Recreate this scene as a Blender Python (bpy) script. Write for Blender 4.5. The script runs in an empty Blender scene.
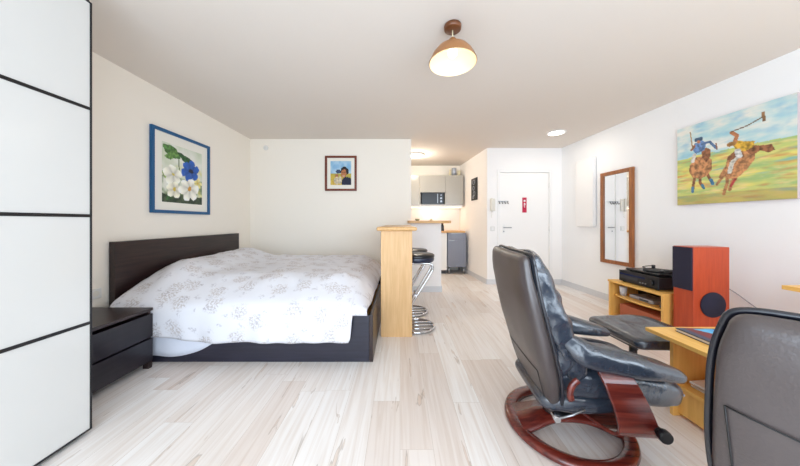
import bpy, bmesh, math, random
from math import sin, cos, pi, radians as R, sqrt, exp
from mathutils import Vector, Matrix, noise
random.seed(7)
sc = bpy.context.scene
COL = sc.collection

# ------------------------------------------------------------------ materials
def lin(c):
    return tuple(((v/255)/12.92 if v/255 <= .04045 else ((v/255+.055)/1.055)**2.4) for v in c)
def mat(name, rgb, rough=.5, metal=0, spec=.5, coat=0, bump=None, emit=None, estr=0, vary=0, vscale=6):
    m = bpy.data.materials.new(name); m.use_nodes = True
    nt = m.node_tree; b = nt.nodes['Principled BSDF']
    c = lin(rgb)+(1,)
    b.inputs['Base Color'].default_value = c
    b.inputs['Roughness'].default_value = rough
    b.inputs['Metallic'].default_value = metal
    b.inputs['Specular IOR Level'].default_value = spec
    b.inputs['Coat Weight'].default_value = coat
    tc = nt.nodes.new('ShaderNodeTexCoord')
    if vary:
        n = nt.nodes.new('ShaderNodeTexNoise'); n.inputs['Scale'].default_value = vscale; n.inputs['Detail'].default_value = 4
        nt.links.new(tc.outputs['Object'], n.inputs['Vector'])
        mx = nt.nodes.new('ShaderNodeMix'); mx.data_type = 'RGBA'
        mx.inputs[6].default_value = tuple(v*(1-vary) for v in c[:3])+(1,)
        mx.inputs[7].default_value = tuple(min(1, v*(1+vary)) for v in c[:3])+(1,)
        nt.links.new(n.outputs['Fac'], mx.inputs[0]); nt.links.new(mx.outputs[2], b.inputs['Base Color'])
    if bump:
        n = nt.nodes.new('ShaderNodeTexNoise'); n.inputs['Scale'].default_value = bump[0]; n.inputs['Detail'].default_value = 5
        nt.links.new(tc.outputs['Object'], n.inputs['Vector'])
        bp = nt.nodes.new('ShaderNodeBump'); bp.inputs['Strength'].default_value = bump[1]; bp.inputs['Distance'].default_value = .01
        nt.links.new(n.outputs['Fac'], bp.inputs['Height']); nt.links.new(bp.outputs['Normal'], b.inputs['Normal'])
    if emit:
        b.inputs['Emission Color'].default_value = lin(emit)+(1,); b.inputs['Emission Strength'].default_value = estr
    return m
def wood(name, c1, c2, axis='Z', rough=.4, scale=1.0, spec=.5, coat=0):
    m = mat(name, c1, rough, spec=spec, coat=coat); nt = m.node_tree; b = nt.nodes['Principled BSDF']
    tc = nt.nodes.new('ShaderNodeTexCoord'); mp = nt.nodes.new('ShaderNodeMapping')
    s = {'X': (2, 30, 30), 'Y': (30, 2, 30), 'Z': (30, 30, 2)}[axis]
    mp.inputs['Scale'].default_value = tuple(v*scale for v in s)
    nt.links.new(tc.outputs['Object'], mp.inputs['Vector'])
    n = nt.nodes.new('ShaderNodeTexNoise'); n.inputs['Scale'].default_value = 1.6; n.inputs['Detail'].default_value = 6
    n.inputs['Distortion'].default_value = .6
    nt.links.new(mp.outputs['Vector'], n.inputs['Vector'])
    cr = nt.nodes.new('ShaderNodeValToRGB')
    cr.color_ramp.elements[0].position = .3; cr.color_ramp.elements[0].color = lin(c2)+(1,)
    cr.color_ramp.elements[1].position = .7; cr.color_ramp.elements[1].color = lin(c1)+(1,)
    nt.links.new(n.outputs['Fac'], cr.inputs['Fac']); nt.links.new(cr.outputs['Color'], b.inputs['Base Color'])
    return m

def floor_mat():
    m = mat('floor_oak', (225, 210, 195), .33, spec=.45); nt = m.node_tree; b = nt.nodes['Principled BSDF']
    L = nt.links.new; N = nt.nodes.new
    tc = N('ShaderNodeTexCoord'); sep = N('ShaderNodeSeparateXYZ'); L(tc.outputs['Object'], sep.inputs[0])
    def mth(op, a, b=None):
        q = N('ShaderNodeMath'); q.operation = op
        L(a, q.inputs[0])
        if b is not None: q.inputs[1].default_value = b
        return q.outputs[0]
    shift = mth('MULTIPLY', mth('FRACT', mth('MULTIPLY', mth('SINE', mth('MULTIPLY', mth('FLOOR', mth('DIVIDE', sep.outputs['X'], .165)), 12.9)), 437.5)), 1.29)
    ys = N('ShaderNodeMath'); ys.operation = 'ADD'; L(sep.outputs['Y'], ys.inputs[0]); L(shift, ys.inputs[1])
    cmb = N('ShaderNodeCombineXYZ'); L(ys.outputs[0], cmb.inputs['X']); L(sep.outputs['X'], cmb.inputs['Y'])
    br = N('ShaderNodeTexBrick'); L(cmb.outputs[0], br.inputs['Vector'])
    br.inputs['Scale'].default_value = 1; br.inputs['Brick Width'].default_value = 1.29; br.inputs['Row Height'].default_value = .165
    br.inputs['Mortar Size'].default_value = .0008; br.inputs['Mortar Smooth'].default_value = .2; br.inputs['Bias'].default_value = 0
    br.offset = 0; br.offset_frequency = 2
    br.inputs['Color1'].default_value = (0, 0, 0, 1); br.inputs['Color2'].default_value = (1, 1, 1, 1); br.inputs['Mortar'].default_value = (.5, .5, .5, 1)
    tone = N('ShaderNodeValToRGB'); L(br.outputs['Color'], tone.inputs['Fac'])
    e = tone.color_ramp.elements; e[0].color = lin((229, 217, 209))+(1,); e[1].color = lin((246, 243, 241))+(1,)
    x = tone.color_ramp.elements.new(.5); x.color = lin((240, 233, 228))+(1,)
    # per-plank offset
    add = N('ShaderNodeVectorMath'); add.operation = 'MULTIPLY_ADD'
    L(br.outputs['Color'], add.inputs[0]); add.inputs[1].default_value = (7, 13, 5); L(tc.outputs['Object'], add.inputs[2])
    mp = N('ShaderNodeMapping'); mp.inputs['Scale'].default_value = (34, 1.3, 1); L(add.outputs[0], mp.inputs['Vector'])
    g = N('ShaderNodeTexNoise'); g.inputs['Scale'].default_value = 1.3; g.inputs['Detail'].default_value = 7; g.inputs['Distortion'].default_value = .8
    L(mp.outputs[0], g.inputs['Vector'])
    gr = N('ShaderNodeValToRGB'); L(g.outputs['Fac'], gr.inputs['Fac'])
    gr.color_ramp.elements[0].position = .30; gr.color_ramp.elements[0].color = (.83, .77, .72, 1)
    gr.color_ramp.elements[1].position = .58; gr.color_ramp.elements[1].color = (1, 1, 1, 1)
    mul = N('ShaderNodeMix'); mul.data_type = 'RGBA'; mul.blend_type = 'MULTIPLY'; mul.inputs[0].default_value = .7
    L(tone.outputs['Color'], mul.inputs[6]); L(gr.outputs['Color'], mul.inputs[7])
    # dark cracks and knots
    mp2 = N('ShaderNodeMapping'); mp2.inputs['Scale'].default_value = (10, 1.0, 1); L(add.outputs[0], mp2.inputs['Vector'])
    k = N('ShaderNodeTexNoise'); k.inputs['Scale'].default_value = 1.25; k.inputs['Detail'].default_value = 4; k.inputs['Distortion'].default_value = 1.0
    L(mp2.outputs[0], k.inputs['Vector'])
    kr = N('ShaderNodeValToRGB'); L(k.outputs['Fac'], kr.inputs['Fac'])
    e = kr.color_ramp.elements; e[0].position = .0; e[0].color = (1, 1, 1, 1); e[1].position = 1; e[1].color = (1, 1, 1, 1)
    for p, v in ((.655, 1), (.667, .42), (.68, .8), (.72, .88)):
        q = e.new(p); q.color = (v, v*.86 if v < 1 else 1, v*.74 if v < 1 else 1, 1)
    q = e.new(.315); q.color = (1, 1, 1, 1); q = e.new(.307); q.color = (.55, .46, .38, 1); q = e.new(.29); q.color = (.9, .86, .82, 1)
    mul2 = N('ShaderNodeMix'); mul2.data_type = 'RGBA'; mul2.blend_type = 'MULTIPLY'; mul2.inputs[0].default_value = .6
    L(mul.outputs[2], mul2.inputs[6]); L(kr.outputs['Color'], mul2.inputs[7])
    mo = N('ShaderNodeMix'); mo.data_type = 'RGBA'; L(br.outputs['Fac'], mo.inputs[0]); L(mul2.outputs[2], mo.inputs[6])
    mo.inputs[7].default_value = lin((198, 184, 172))+(1,)
    L(mo.outputs[2], b.inputs['Base Color'])
    bp = N('ShaderNodeBump'); bp.inputs['Strength'].default_value = .08; L(g.outputs['Fac'], bp.inputs['Height']); L(bp.outputs[0], b.inputs['Normal'])
    return m

def duvet_mat():
    m = mat('duvet_cotton', (232, 230, 236), .9, spec=.2); nt = m.node_tree; b = nt.nodes['Principled BSDF']
    L = nt.links.new; N = nt.nodes.new
    uv = N('ShaderNodeUVMap'); uv.uv_map = 'UVMap'
    nz = N('ShaderNodeTexNoise'); nz.inputs['Scale'].default_value = 22; nz.inputs['Detail'].default_value = 3; L(uv.outputs[0], nz.inputs['Vector'])
    md = N('ShaderNodeVectorMath'); md.operation = 'MULTIPLY_ADD'; md.inputs[1].default_value = (.11, .11, .11)
    L(nz.outputs['Color'], md.inputs[0]); L(uv.outputs[0], md.inputs[2])
    out = None
    for sc_, thr, col, amt in ((4.6, .34, (172, 158, 152), .42), (8.0, .2, (180, 176, 184), .42)):
        v = N('ShaderNodeTexVoronoi'); v.inputs['Scale'].default_value = sc_; v.inputs['Randomness'].default_value = .75
        v.voronoi_dimensions = '2D'; L(md.outputs[0], v.inputs['Vector'])
        r = N('ShaderNodeValToRGB'); L(v.outputs['Distance'], r.inputs['Fac'])
        e = r.color_ramp.elements; e[0].position = thr*.6; e[0].color = (1, 1, 1, 1); e[1].position = thr; e[1].color = (0, 0, 0, 1)
        n2 = N('ShaderNodeTexNoise'); n2.inputs['Scale'].default_value = 70; n2.inputs['Detail'].default_value = 2; L(uv.outputs[0], n2.inputs['Vector'])
        r2 = N('ShaderNodeValToRGB'); L(n2.outputs['Fac'], r2.inputs['Fac']); r2.color_ramp.elements[0].position = .42; r2.color_ramp.elements[1].position = .6
        mu = N('ShaderNodeMath'); mu.operation = 'MULTIPLY'; L(r.outputs[0], mu.inputs[0]); L(r2.outputs[0], mu.inputs[1])
        mu2 = N('ShaderNodeMath'); mu2.operation = 'MULTIPLY'; L(mu.outputs[0], mu2.inputs[0]); mu2.inputs[1].default_value = amt*1.5
        mx = N('ShaderNodeMix'); mx.data_type = 'RGBA'; L(mu2.outputs[0], mx.inputs[0])
        if out is None: mx.inputs[6].default_value = lin((230, 230, 236))+(1,)
        else: L(out, mx.inputs[6])
        mx.inputs[7].default_value = lin(col)+(1,)
        out = mx.outputs[2]
    L(out, b.inputs['Base Color'])
    return m

def paint_mat(rough=.6):
    m = mat('painted_picture', (200, 200, 200), rough); nt = m.node_tree
    a = nt.nodes.new('ShaderNodeVertexColor'); a.layer_name = 'paint'
    nt.links.new(a.outputs['Color'], nt.nodes['Principled BSDF'].inputs['Base Color'])
    return m

M = {}
M['wall'] = mat('wall_paint', (246, 239, 228), .9, spec=.2, bump=(90, .05))
M['wallw'] = mat('wall_paint_white', (249, 247, 246), .9, spec=.2, bump=(90, .05))
M['wallr'] = mat('wall_paint_cool_white', (248, 249, 250), .9, spec=.2, bump=(90, .05))
M['ceil'] = mat('ceiling_paint', (228, 220, 212), .95, spec=.1, bump=(60, .05))
M['floor'] = floor_mat()
M['skirt'] = mat('skirting_paint', (216, 218, 222), .5)
M['wht'] = mat('white_lacquer', (244, 243, 242), .35)
M['door'] = mat('door_paint', (248, 246, 244), .45)
M['gloss'] = mat('gloss_white_glass', (210, 209, 206), .18, spec=.5)
M['blk'] = mat('black_trim', (14, 14, 18), .4)
M['blkp'] = mat('black_plastic', (16, 17, 22), .3)
M['blkr'] = mat('black_rubber', (20, 20, 24), .55)
M['wenge'] = wood('wenge_veneer', (56, 38, 35), (34, 24, 24), 'Y', .32)
M['wengex_sky'] = wood('wenge_veneer_sky_tint', (44, 43, 58), (30, 30, 42), 'X', .35)  # bed rails: bluish sky reflection tinted into the wenge colour
M['wenged'] = wood('wenge_drawer_front', (36, 31, 38), (26, 22, 28), 'Y', .3)
M['beech'] = wood('beech_veneer', (244, 194, 108), (230, 176, 90), 'Y', .4)
M['beechz'] = wood('beech_veneer_upright', (242, 192, 108), (228, 174, 90), 'Z', .4)
M['bar'] = wood('pine_bar_panel', (222, 182, 132), (206, 162, 108), 'Z', .45)
M['bart'] = wood('pine_bar_top', (220, 176, 120), (202, 156, 98), 'Y', .4)
M['ctop'] = wood('oak_worktop', (222, 178, 120), (196, 146, 90), 'X', .4)
M['mahog'] = wood('mahogany_bentwood', (122, 48, 36), (74, 22, 20), 'X', .22, coat=.3)
M['honey'] = wood('honey_frame', (168, 104, 52), (134, 76, 36), 'Z', .35)
M['redwood'] = wood('dark_red_frame', (128, 58, 30), (92, 36, 20), 'X', .3)
M['cherry'] = wood('cherry_speaker', (196, 78, 40), (176, 62, 30), 'Z', .35)
M['grille'] = mat('speaker_cloth', (38, 36, 56), .9, bump=(600, .3))
M['leather'] = mat('black_leather', (44, 51, 63), .27, spec=1.0, coat=.25, bump=(22, .5))
M['leatherb'] = mat('black_leather_back', (70, 61, 60), .34, spec=.7, bump=(140, .12))
M['pipe'] = mat('leather_piping', (26, 28, 38), .3, spec=.7)
M['stitch'] = mat('leather_seam', (22, 20, 20), .6)
M['chrome'] = mat('chrome', (205, 205, 208), .12, metal=1)
M['steel'] = mat('brushed_steel', (170, 172, 176), .3, metal=1)
M['mirror'] = mat('mirror_silver', (238, 240, 242), .02, metal=1)
M['duvet'] = duvet_mat()
M['sheet'] = mat('bed_sheet', (224, 228, 240), .9, spec=.2, bump=(12, .2))
M['mattress'] = mat('mattress_ticking', (225, 226, 232), .9)
M['blue'] = mat('blue_frame', (10, 84, 134), .35)
M['mount'] = mat('passepartout_card', (240, 236, 226), .8)
M['paint'] = paint_mat()
M['canvas'] = mat('canvas_edge', (196, 176, 178), .8)
M['kgrey'] = mat('kitchen_grey_gloss', (172, 168, 160), .22)
M['kgrey2'] = mat('kitchen_grey_base', (128, 132, 146), .35)
M['tile'] = mat('backsplash_tile', (235, 228, 220), .3)
M['copper'] = mat('copper_shade', (176, 124, 78), .38, metal=.35)
M['walnut'] = wood('walnut_canopy', (122, 72, 38), (90, 50, 26), 'X', .4)
M['shin'] = mat('shade_inside', (248, 232, 200), .5, emit=(255, 226, 165), estr=.12)
M['bulb'] = mat('bulb_glow', (255, 240, 210), .3, emit=(255, 236, 190), estr=4)
M['led'] = mat('led_diffuser', (255, 255, 255), .3, emit=(255, 244, 226), estr=4)
M['strip'] = mat('under_cabinet_light', (255, 255, 255), .3, emit=(255, 244, 225), estr=1.2)
M['plast'] = mat('white_plastic', (228, 227, 224), .4)
M['pcream'] = mat('cream_plastic', (226, 222, 212), .4)
M['red'] = mat('crimson_card', (196, 26, 70), .5)
M['cupw'] = mat('frosted_plastic', (205, 208, 214), .35)
M['seatband'] = mat('navy_black_vinyl', (22, 30, 52), .35)
M['dgrey'] = mat('dark_grey', (52, 54, 60), .5)
M['silver'] = mat('silver_plastic', (172, 176, 186), .35, metal=.4)
M['paper'] = mat('paper_pages', (228, 222, 216), .8)
M['brick'] = mat('terracotta_box', (176, 96, 66), .7, vary=.2)
M['cable'] = mat('grey_cable', (150, 150, 156), .5)
M['display'] = mat('blue_display', (20, 40, 90), .15)
M['cream'] = mat('cream_enamel', (226, 214, 180), .4)
M['glass'] = mat('window_glass', (255, 255, 255), .0); M['glass'].node_tree.nodes['Principled BSDF'].inputs['Transmission Weight'].default_value = 1
M['green'] = mat('pale_green_glaze', (168, 170, 130), .4)

# ------------------------------------------------------------------ mesh helpers
class MB:
    def __init__(s): s.bm = bmesh.new(); s.mats = []; s.cur = 0
    def use(s, m):
        if m not in s.mats: s.mats.append(m)
        s.cur = s.mats.index(m); return s
    def _mark(s, faces, smooth=None):
        for f in faces:
            f.material_index = s.cur
            if smooth is not None: f.smooth = smooth
    def box(s, x0, x1, y0, y1, z0, z1, bev=.0, seg=2, mtx=None):
        bm = bmesh.new()
        bmesh.ops.create_cube(bm, size=1)
        for v in bm.verts:
            v.co = Vector((x0+(v.co.x+.5)*(x1-x0), y0+(v.co.y+.5)*(y1-y0), z0+(v.co.z+.5)*(z1-z0)))
        if bev > 0:
            bmesh.ops.bevel(bm, geom=bm.edges[:], offset=min(bev, .45*min(x1-x0, y1-y0, z1-z0)), segments=seg, affect='EDGES', profile=.5)
        s._merge(bm, mtx, False); return s
    def _merge(s, bm, mtx=None, smooth=None):
        vm = {}
        for v in bm.verts: vm[v] = s.bm.verts.new(mtx @ v.co if mtx else v.co)
        for f in bm.faces:
            try: nf = s.bm.faces.new([vm[v] for v in f.verts])
            except ValueError: continue
            nf.material_index = s.cur; nf.smooth = f.smooth if smooth is None else smooth
        bm.free()
    def cyl(s, p0, p1, r0, r1=None, n=24, cap=True):
        r1 = r0 if r1 is None else r1
        return s.tube([p0, p1], [r0, r1], n, cap)
    def tube(s, pts, r, n=12, cap=True, closed=False, flat=None):
        pts = [Vector(p) for p in pts]
        k = len(pts); rs = r if isinstance(r, (list, tuple)) else [r]*k
        rings = []; up = None
        for i, p in enumerate(pts):
            if closed: t = (pts[(i+1) % k]-pts[i-1]).normalized()
            else: t = (pts[min(i+1, k-1)]-pts[max(i-1, 0)]).normalized()
            if up is None:
                up = Vector((0, 0, 1)) if abs(t.z) < .9 else Vector((1, 0, 0))
            side = t.cross(up).normalized(); up2 = side.cross(t).normalized(); up = up2
            fa, fb = flat if flat else (1, 1)
            rings.append([s.bm.verts.new(p+side*(cos(2*pi*j/n)*rs[i]*fa)+up2*(sin(2*pi*j/n)*rs[i]*fb)) for j in range(n)])
        fs = []
        for i in range(k if closed else k-1):
            a, b = rings[i], rings[(i+1) % k]
            for j in range(n): fs.append(s.bm.faces.new([a[j], a[(j+1) % n], b[(j+1) % n], b[j]]))
        s._mark(fs, True)
        if cap and not closed:
            s._mark([s.bm.faces.new(rings[0][::-1]), s.bm.faces.new(rings[-1])], False)
        return s
    def lathe(s, prof, n=40, c=(0, 0, 0), smooth=True):
        rings = []
        for r, z in prof:
            if r < 1e-5: rings.append([s.bm.verts.new((c[0], c[1], c[2]+z))])
            else: rings.append([s.bm.verts.new((c[0]+r*cos(2*pi*j/n), c[1]+r*sin(2*pi*j/n), c[2]+z)) for j in range(n)])
        fs = []
        for a, b in zip(rings, rings[1:]):
            for j in range(n):
                q = [a[j % len(a)], a[(j+1) % len(a)], b[(j+1) % len(b)], b[j % len(b)]]
                u = []
                for v in q:
                    if v not in u: u.append(v)
                if len(u) > 2: fs.append(s.bm.faces.new(u))
        s._mark(fs, smooth); return s
    def loops(s, loops, cap=True, smooth=True):
        rr = [[s.bm.verts.new(p) for p in lp] for lp in loops]; n = len(rr[0]); fs = []
        for a, b in zip(rr, rr[1:]):
            for j in range(n): fs.append(s.bm.faces.new([a[j], a[(j+1) % n], b[(j+1) % n], b[j]]))
        if cap:
            for ring, rev in ((rr[0], True), (rr[-1], False)):
                c = s.bm.verts.new(sum((v.co for v in ring), Vector())/n)
                for j in range(n):
                    f = [ring[j], ring[(j+1) % n], c]
                    fs.append(s.bm.faces.new(f[::-1] if rev else f))
        s._mark(fs, smooth); return s
    def prism(s, poly, z0, z1, smooth=False, mtx=None):
        bm = bmesh.new()
        a = [bm.verts.new((x, y, z0)) for x, y in poly]; b = [bm.verts.new((x, y, z1)) for x, y in poly]
        n = len(poly)
        bm.faces.new(a[::-1]); bm.faces.new(b)
        for i in range(n): bm.faces.new([a[i], a[(i+1) % n], b[(i+1) % n], b[i]])
        s._merge(bm, mtx, smooth); return s
    def build(s, name, m=None, parent=None, label=None, subsurf=0, bevel=0, solid=0, noisy=None):
        if m is not None and not s.mats: s.mats = [m]
        if noisy:
            amp, fr = noisy; s.bm.normal_update()
            for v in s.bm.verts:
                v.co += v.normal*noise.fractal(v.co*fr, 1, 2, 3)*amp
        bmesh.ops.recalc_face_normals(s.bm, faces=s.bm.faces[:])
        me = bpy.data.meshes.new(name); s.bm.to_mesh(me); s.bm.free()
        for q in s.mats: me.materials.append(q)
        o = bpy.data.objects.new(name, me); COL.objects.link(o)
        if parent: o.parent = parent
        if label: o['label'] = label
        if solid:
            d = o.modifiers.new('solid', 'SOLIDIFY'); d.thickness = solid; d.offset = -1
        if bevel:
            d = o.modifiers.new('bevel', 'BEVEL'); d.width = bevel; d.segments = 2; d.limit_method = 'ANGLE'
        if subsurf:
            d = o.modifiers.new('sub', 'SUBSURF'); d.levels = subsurf; d.render_levels = subsurf
        return o
def thing(name, label, cat, loc=(0, 0, 0), rz=0, group=None):
    o = bpy.data.objects.new(name, None); COL.objects.link(o); o.empty_display_size = .1
    o.location = loc; o.rotation_euler = (0, 0, rz); o['label'] = label; o['category'] = cat
    if group: o['group'] = group
    return o
def tag(o, label, cat, group=None):
    o['label'] = label; o['category'] = cat
    if group: o['group'] = group
    return o
def struct(name, mb, m=None, parent=None, **k):
    o = mb.build(name, m, parent, **k)
    if parent is None: o['kind'] = 'structure'
    return o
def copy_tree(o, parent=None):
    c = o.copy(); COL.objects.link(c); c.parent = parent
    for ch in [q for q in bpy.data.objects if q.parent == o]: copy_tree(ch, c)
    return c
def se_loop(c, u, v, a, b, n=2, N=32):
    out = []
    for i in range(N):
        t = 2*pi*i/N; ct, st = cos(t), sin(t)
        out.append(Vector(c)+u*(a*math.copysign(abs(ct)**(2/n), ct))+v*(b*math.copysign(abs(st)**(2/n), st)))
    return out
def spine(mb, secs, n=4, N=36, endr=None, y0=0, puff=None):
    """cushion lofted along a spine in the xz plane: secs = (x, z, half_width_y, half_thickness)"""
    P = [Vector((x, y0, z)) for x, z, a, b in secs]; k = len(P); Y = Vector((0, 1, 0)); L = []
    T = [(P[min(i+1, k-1)]-P[max(i-1, 0)]).normalized() for i in range(k)]
    def sec(p, t, a, b):
        nr = t.cross(Y).normalized(); L.append(se_loop(p, Y, nr, a, b, n, N))
    e0 = secs[0][3] if endr is None else endr; e1 = secs[-1][3] if endr is None else endr
    for q in (.999, .9, .65, .3):
        g = sqrt(max(0, 1-q*q)); a, b = secs[0][2], secs[0][3]
        sec(P[0]-T[0]*e0*q, T[0], a-e0*(1-g), max(.003, b*g))
    for i in range(k): sec(P[i], T[i], secs[i][2], secs[i][3])
    for q in (.3, .65, .9, .999):
        g = sqrt(max(0, 1-q*q)); a, b = secs[-1][2], secs[-1][3]
        sec(P[-1]+T[-1]*e1*q, T[-1], a-e1*(1-g), max(.003, b*g))
    mb.loops(L)
    return mb
def smoothpath(pts, k=6):
    P = [Vector(p) for p in pts]; out = []
    for i in range(len(P)-1):
        a, b, c, d = P[max(i-1, 0)], P[i], P[i+1], P[min(i+2, len(P)-1)]
        for j in range(k):
            t = j/k
            out.append(.5*((2*b)+(c-a)*t+(2*a-5*b+4*c-d)*t*t+(3*b-a-3*c+d)*t**3))
    out.append(P[-1]); return out
def interp(secs, k=4):
    """smooth interpolation of section tuples"""
    out = []
    for i in range(len(secs)-1):
        A = [secs[max(i-1, 0)], secs[i], secs[i+1], secs[min(i+2, len(secs)-1)]]
        for j in range(k):
            t = j/k
            out.append(tuple(.5*((2*b)+(c-a)*t+(2*a-5*b+4*c-d)*t*t+(3*b-a-3*c+d)*t**3) for a, b, c, d in zip(*A)))
    out.append(secs[-1]); return out

# ------------------------------------------------------------------ camera
F = 262.0; EYE = 1.12; CEIL = 2.45
cam = bpy.data.cameras.new('camera'); co = bpy.data.objects.new('camera', cam); COL.objects.link(co)
cam.sensor_width = 36; cam.lens = F/800*36; cam.shift_y = -11/800; cam.clip_start = .02
co.location = (0, 0, EYE); co.rotation_euler = (pi/2, 0, 0); sc.camera = co

# ------------------------------------------------------------------ room shell
BK = -1.3
XL = -2.4
def rwx(y): return 3.178-.057*y          # right wall, very slightly out of square
RA = math.atan(.057)
mb = MB().box(XL-.3, 3.6, BK-.2, 6.4, -.1, 0); struct('floor', mb, M['floor'])
mb = MB().box(XL-.3, 3.6, BK-.2, 6.4, CEIL, CEIL+.1); struct('ceiling', mb, M['ceil'])
mb = MB().box(XL-.15, XL, BK, 4.2, 0, CEIL); struct('wall_left', mb, M['wall'])
mb = MB().box(XL-.15, .18, 4.2, 4.3, 0, CEIL); struct('wall_bed', mb, M['wall'])
mb = MB().prism([(rwx(BK), BK), (3.5, BK), (3.5, 4.71), (rwx(4.71), 4.71)], 0, CEIL); struct('wall_right', mb, M['wallr'])
CX0, CX1 = 1.565, 1.42
def cwx(y): return CX0+(CX1-CX0)*(y-4.71)/(6.2-4.71)
mb = MB().prism([(CX0, 4.71), (CX0+.1, 4.83), (CX1+.1, 6.2), (CX1, 6.2)], 0, CEIL); struct('wall_corridor', mb, M['wallw'])
# door wall with its opening
DX0, DX1, DZ = 1.80, 2.68, 2.01
mb = MB().box(CX0+.002, DX0-.03, 4.71, 4.83, 0, CEIL).box(DX1+.03, 3.2, 4.71, 4.83, 0, CEIL).box(DX0-.03, DX1+.03, 4.71, 4.83, DZ+.03, CEIL)
struct('wall_entrance', mb, M['wallw'])
mb = MB().box(-1.0, 1.7, 6.2, 6.32, 0, CEIL); struct('wall_kitchen', mb, M['wall'])
mb = MB().box(-1.1, -1.0, 4.3, 6.2, 0, CEIL); struct('wall_kitchen_side', mb, M['wall'])
# window wall behind the photographer
WX0, WX1, WZ0, WZ1 = -1.5, 2.9, .12, 2.3
mb = MB().box(XL-.15, WX0, BK-.15, BK, 0, CEIL).box(WX1, 3.5, BK-.15, BK, 0, CEIL).box(WX0, WX1, BK-.15, BK, WZ1, CEIL).box(WX0, WX1, BK-.15, BK, 0, WZ0)
struct('wall_window', mb, M['wall'])
mb = MB()
for i in range(5):
    x = WX0+(WX1-WX0)*i/4; mb.box(max(WX0, x-.03), min(WX1, x+.03), BK-.11, BK-.05, WZ0, WZ1)
mb.box(WX0, WX1, BK-.11, BK-.05, WZ1-.05, WZ1).box(WX0, WX1, BK-.11, BK-.05, WZ0, WZ0+.06)
w = struct('window_1', mb, M['wht'])
MB().box(WX0, WX1, BK-.085, BK-.08, WZ0, WZ1).build('window_glass', M['glass'], w)
# skirting
mb = MB().box(XL, XL+.012, BK, 4.19, 0, .09); struct('baseboard_left', mb, M['skirt'])
mb = MB().box(XL+.012, .18, 4.188, 4.2, 0, .09); struct('baseboard_bed', mb, M['skirt'])
mb = MB().prism([(rwx(BK)-.014, BK), (rwx(BK), BK), (rwx(4.71), 4.71), (rwx(4.71)-.014, 4.71)], 0, .09); struct('baseboard_right', mb, M['skirt'])
mb = MB().prism([(cwx(4.71)-.013, 4.71), (cwx(4.71), 4.71), (cwx(6.2), 6.2), (cwx(6.2)-.013, 6.2)], 0, .09); struct('baseboard_corridor', mb, M['skirt'])
mb = MB().box(CX0, DX0-.06, 4.697, 4.709, 0, .09).box(DX1+.06, rwx(4.7)-.016, 4.697, 4.709, 0, .09); struct('baseboard_entrance', mb, M['skirt'])
# half wall of the kitchen
mb = MB().box(.182, .66, 4.2, 4.3, 0, 1.10); struct('wall_half', mb, M['wallw'])
mb = MB().box(.182, .672, 4.188, 4.199, 0, .09).box(.661, .672, 4.199, 4.3, 0, .09); struct('baseboard_half_wall', mb, M['skirt'])
# entrance door
mb = MB().box(DX0-.055, DX0, 4.695, 4.80, 0, DZ+.055, .004).box(DX1, DX1+.055, 4.695, 4.80, 0, DZ+.055, .004).box(DX0, DX1, 4.695, 4.80, DZ, DZ+.055, .004)
struct('trim_door', mb, M['wht'])
d = struct('door_1', MB().box(DX0+.004, DX1-.004, 4.715, 4.755, .006, DZ-.005, .003), M['door'])
MB().box(DX0+.045, DX0+.085, 4.709, 4.716, .93, 1.08, .003).build('handle_plate', M['wht'], d)
mb = MB().cyl((DX0+.065, 4.712, 1.02), (DX0+.065, 4.665, 1.02), .009)
mb.tube(smoothpath([(DX0+.065, 4.668, 1.02), (DX0+.10, 4.664, 1.02), (DX0+.19, 4.666, 1.02)]), .009)
mb.build('door_handle', M['steel'], d)
MB().cyl((DX0+.065, 4.716, .95), (DX0+.065, 4.706, .95), .012).build('keyhole', M['steel'], d)
for z in (.25, 1.0, 1.78):
    MB().cyl((DX1-.002, 4.708, z-.045), (DX1-.002, 4.708, z+.045), .007, n=10).build('hinge', M['plast'], d)
mb = MB().use(M['red']).box(2.20, 2.275, 4.706, 4.7135, 1.29, 1.56, .001)
mb.use(M['wht']).cyl((2.237, 4.7065, 1.50), (2.237, 4.703, 1.50), .019, n=20)
mb.tube([(2.232, 4.704, 1.46), (2.228, 4.704, 1.42), (2.24, 4.704, 1.38)], .007, 8)
mb.tube([(2.243, 4.704, 1.46), (2.248, 4.704, 1.42)], .006, 8)
tag(mb.build('door_sign'), 'narrow crimson sign with a white mark on the entrance door', 'sign')
hk = thing('hook_rack', 'small metal rack of hooks at the left edge of the entrance door', 'hooks', (1.755, 4.694, 1.48))
MB().box(0, .19, -.006, 0, .0, .018, .002).build('rail', M['steel'], hk)
for x in (.02, .07, .12, .17):
    MB().tube(smoothpath([(x, -.004, .012), (x, -.012, -.012), (x, -.03, -.035), (x+.001, -.045, -.02)], 4), .005, 8).build('hook', M['blkp'], hk)

# wall things near the entrance
ph = thing('intercom_phone', 'cream intercom handset on the wall left of the entrance door', 'intercom', (1.66, 4.71, 1.34))
MB().box(-.045, .045, -.03, 0, -.02, .20, .008).build('base', M['pcream'], ph)
mb = MB().box(-.04, -.005, -.06, -.03, -.03, .21, .012); mb.build('handset', M['pcream'], ph)
crd = [(-.02+.008*cos(i*.9), -.02+.008*sin(i*.9), -.02-.0045*i) for i in range(28)]
MB().tube(crd, .003, 6).build('cord', M['pcream'], ph)
sw = thing('light_switch', 'white light switch under the intercom beside the door', 'switch', (1.66, 4.71, 1.0))
MB().box(-.04, .04, -.01, 0, -.04, .04, .003).build('plate', M['plast'], sw); MB().box(-.02, .02, -.015, -.01, -.025, .025, .003).build('rocker', M['wht'], sw)
ax = (cwx(5.28), 5.28)
ca = -math.atan((CX1-CX0)/(6.2-4.71))
bp_ = thing('wall_plaque', 'small dark hanging panel on the white kitchen corridor wall', 'picture', (ax[0]-.002, ax[1], 1.78), ca)
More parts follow.
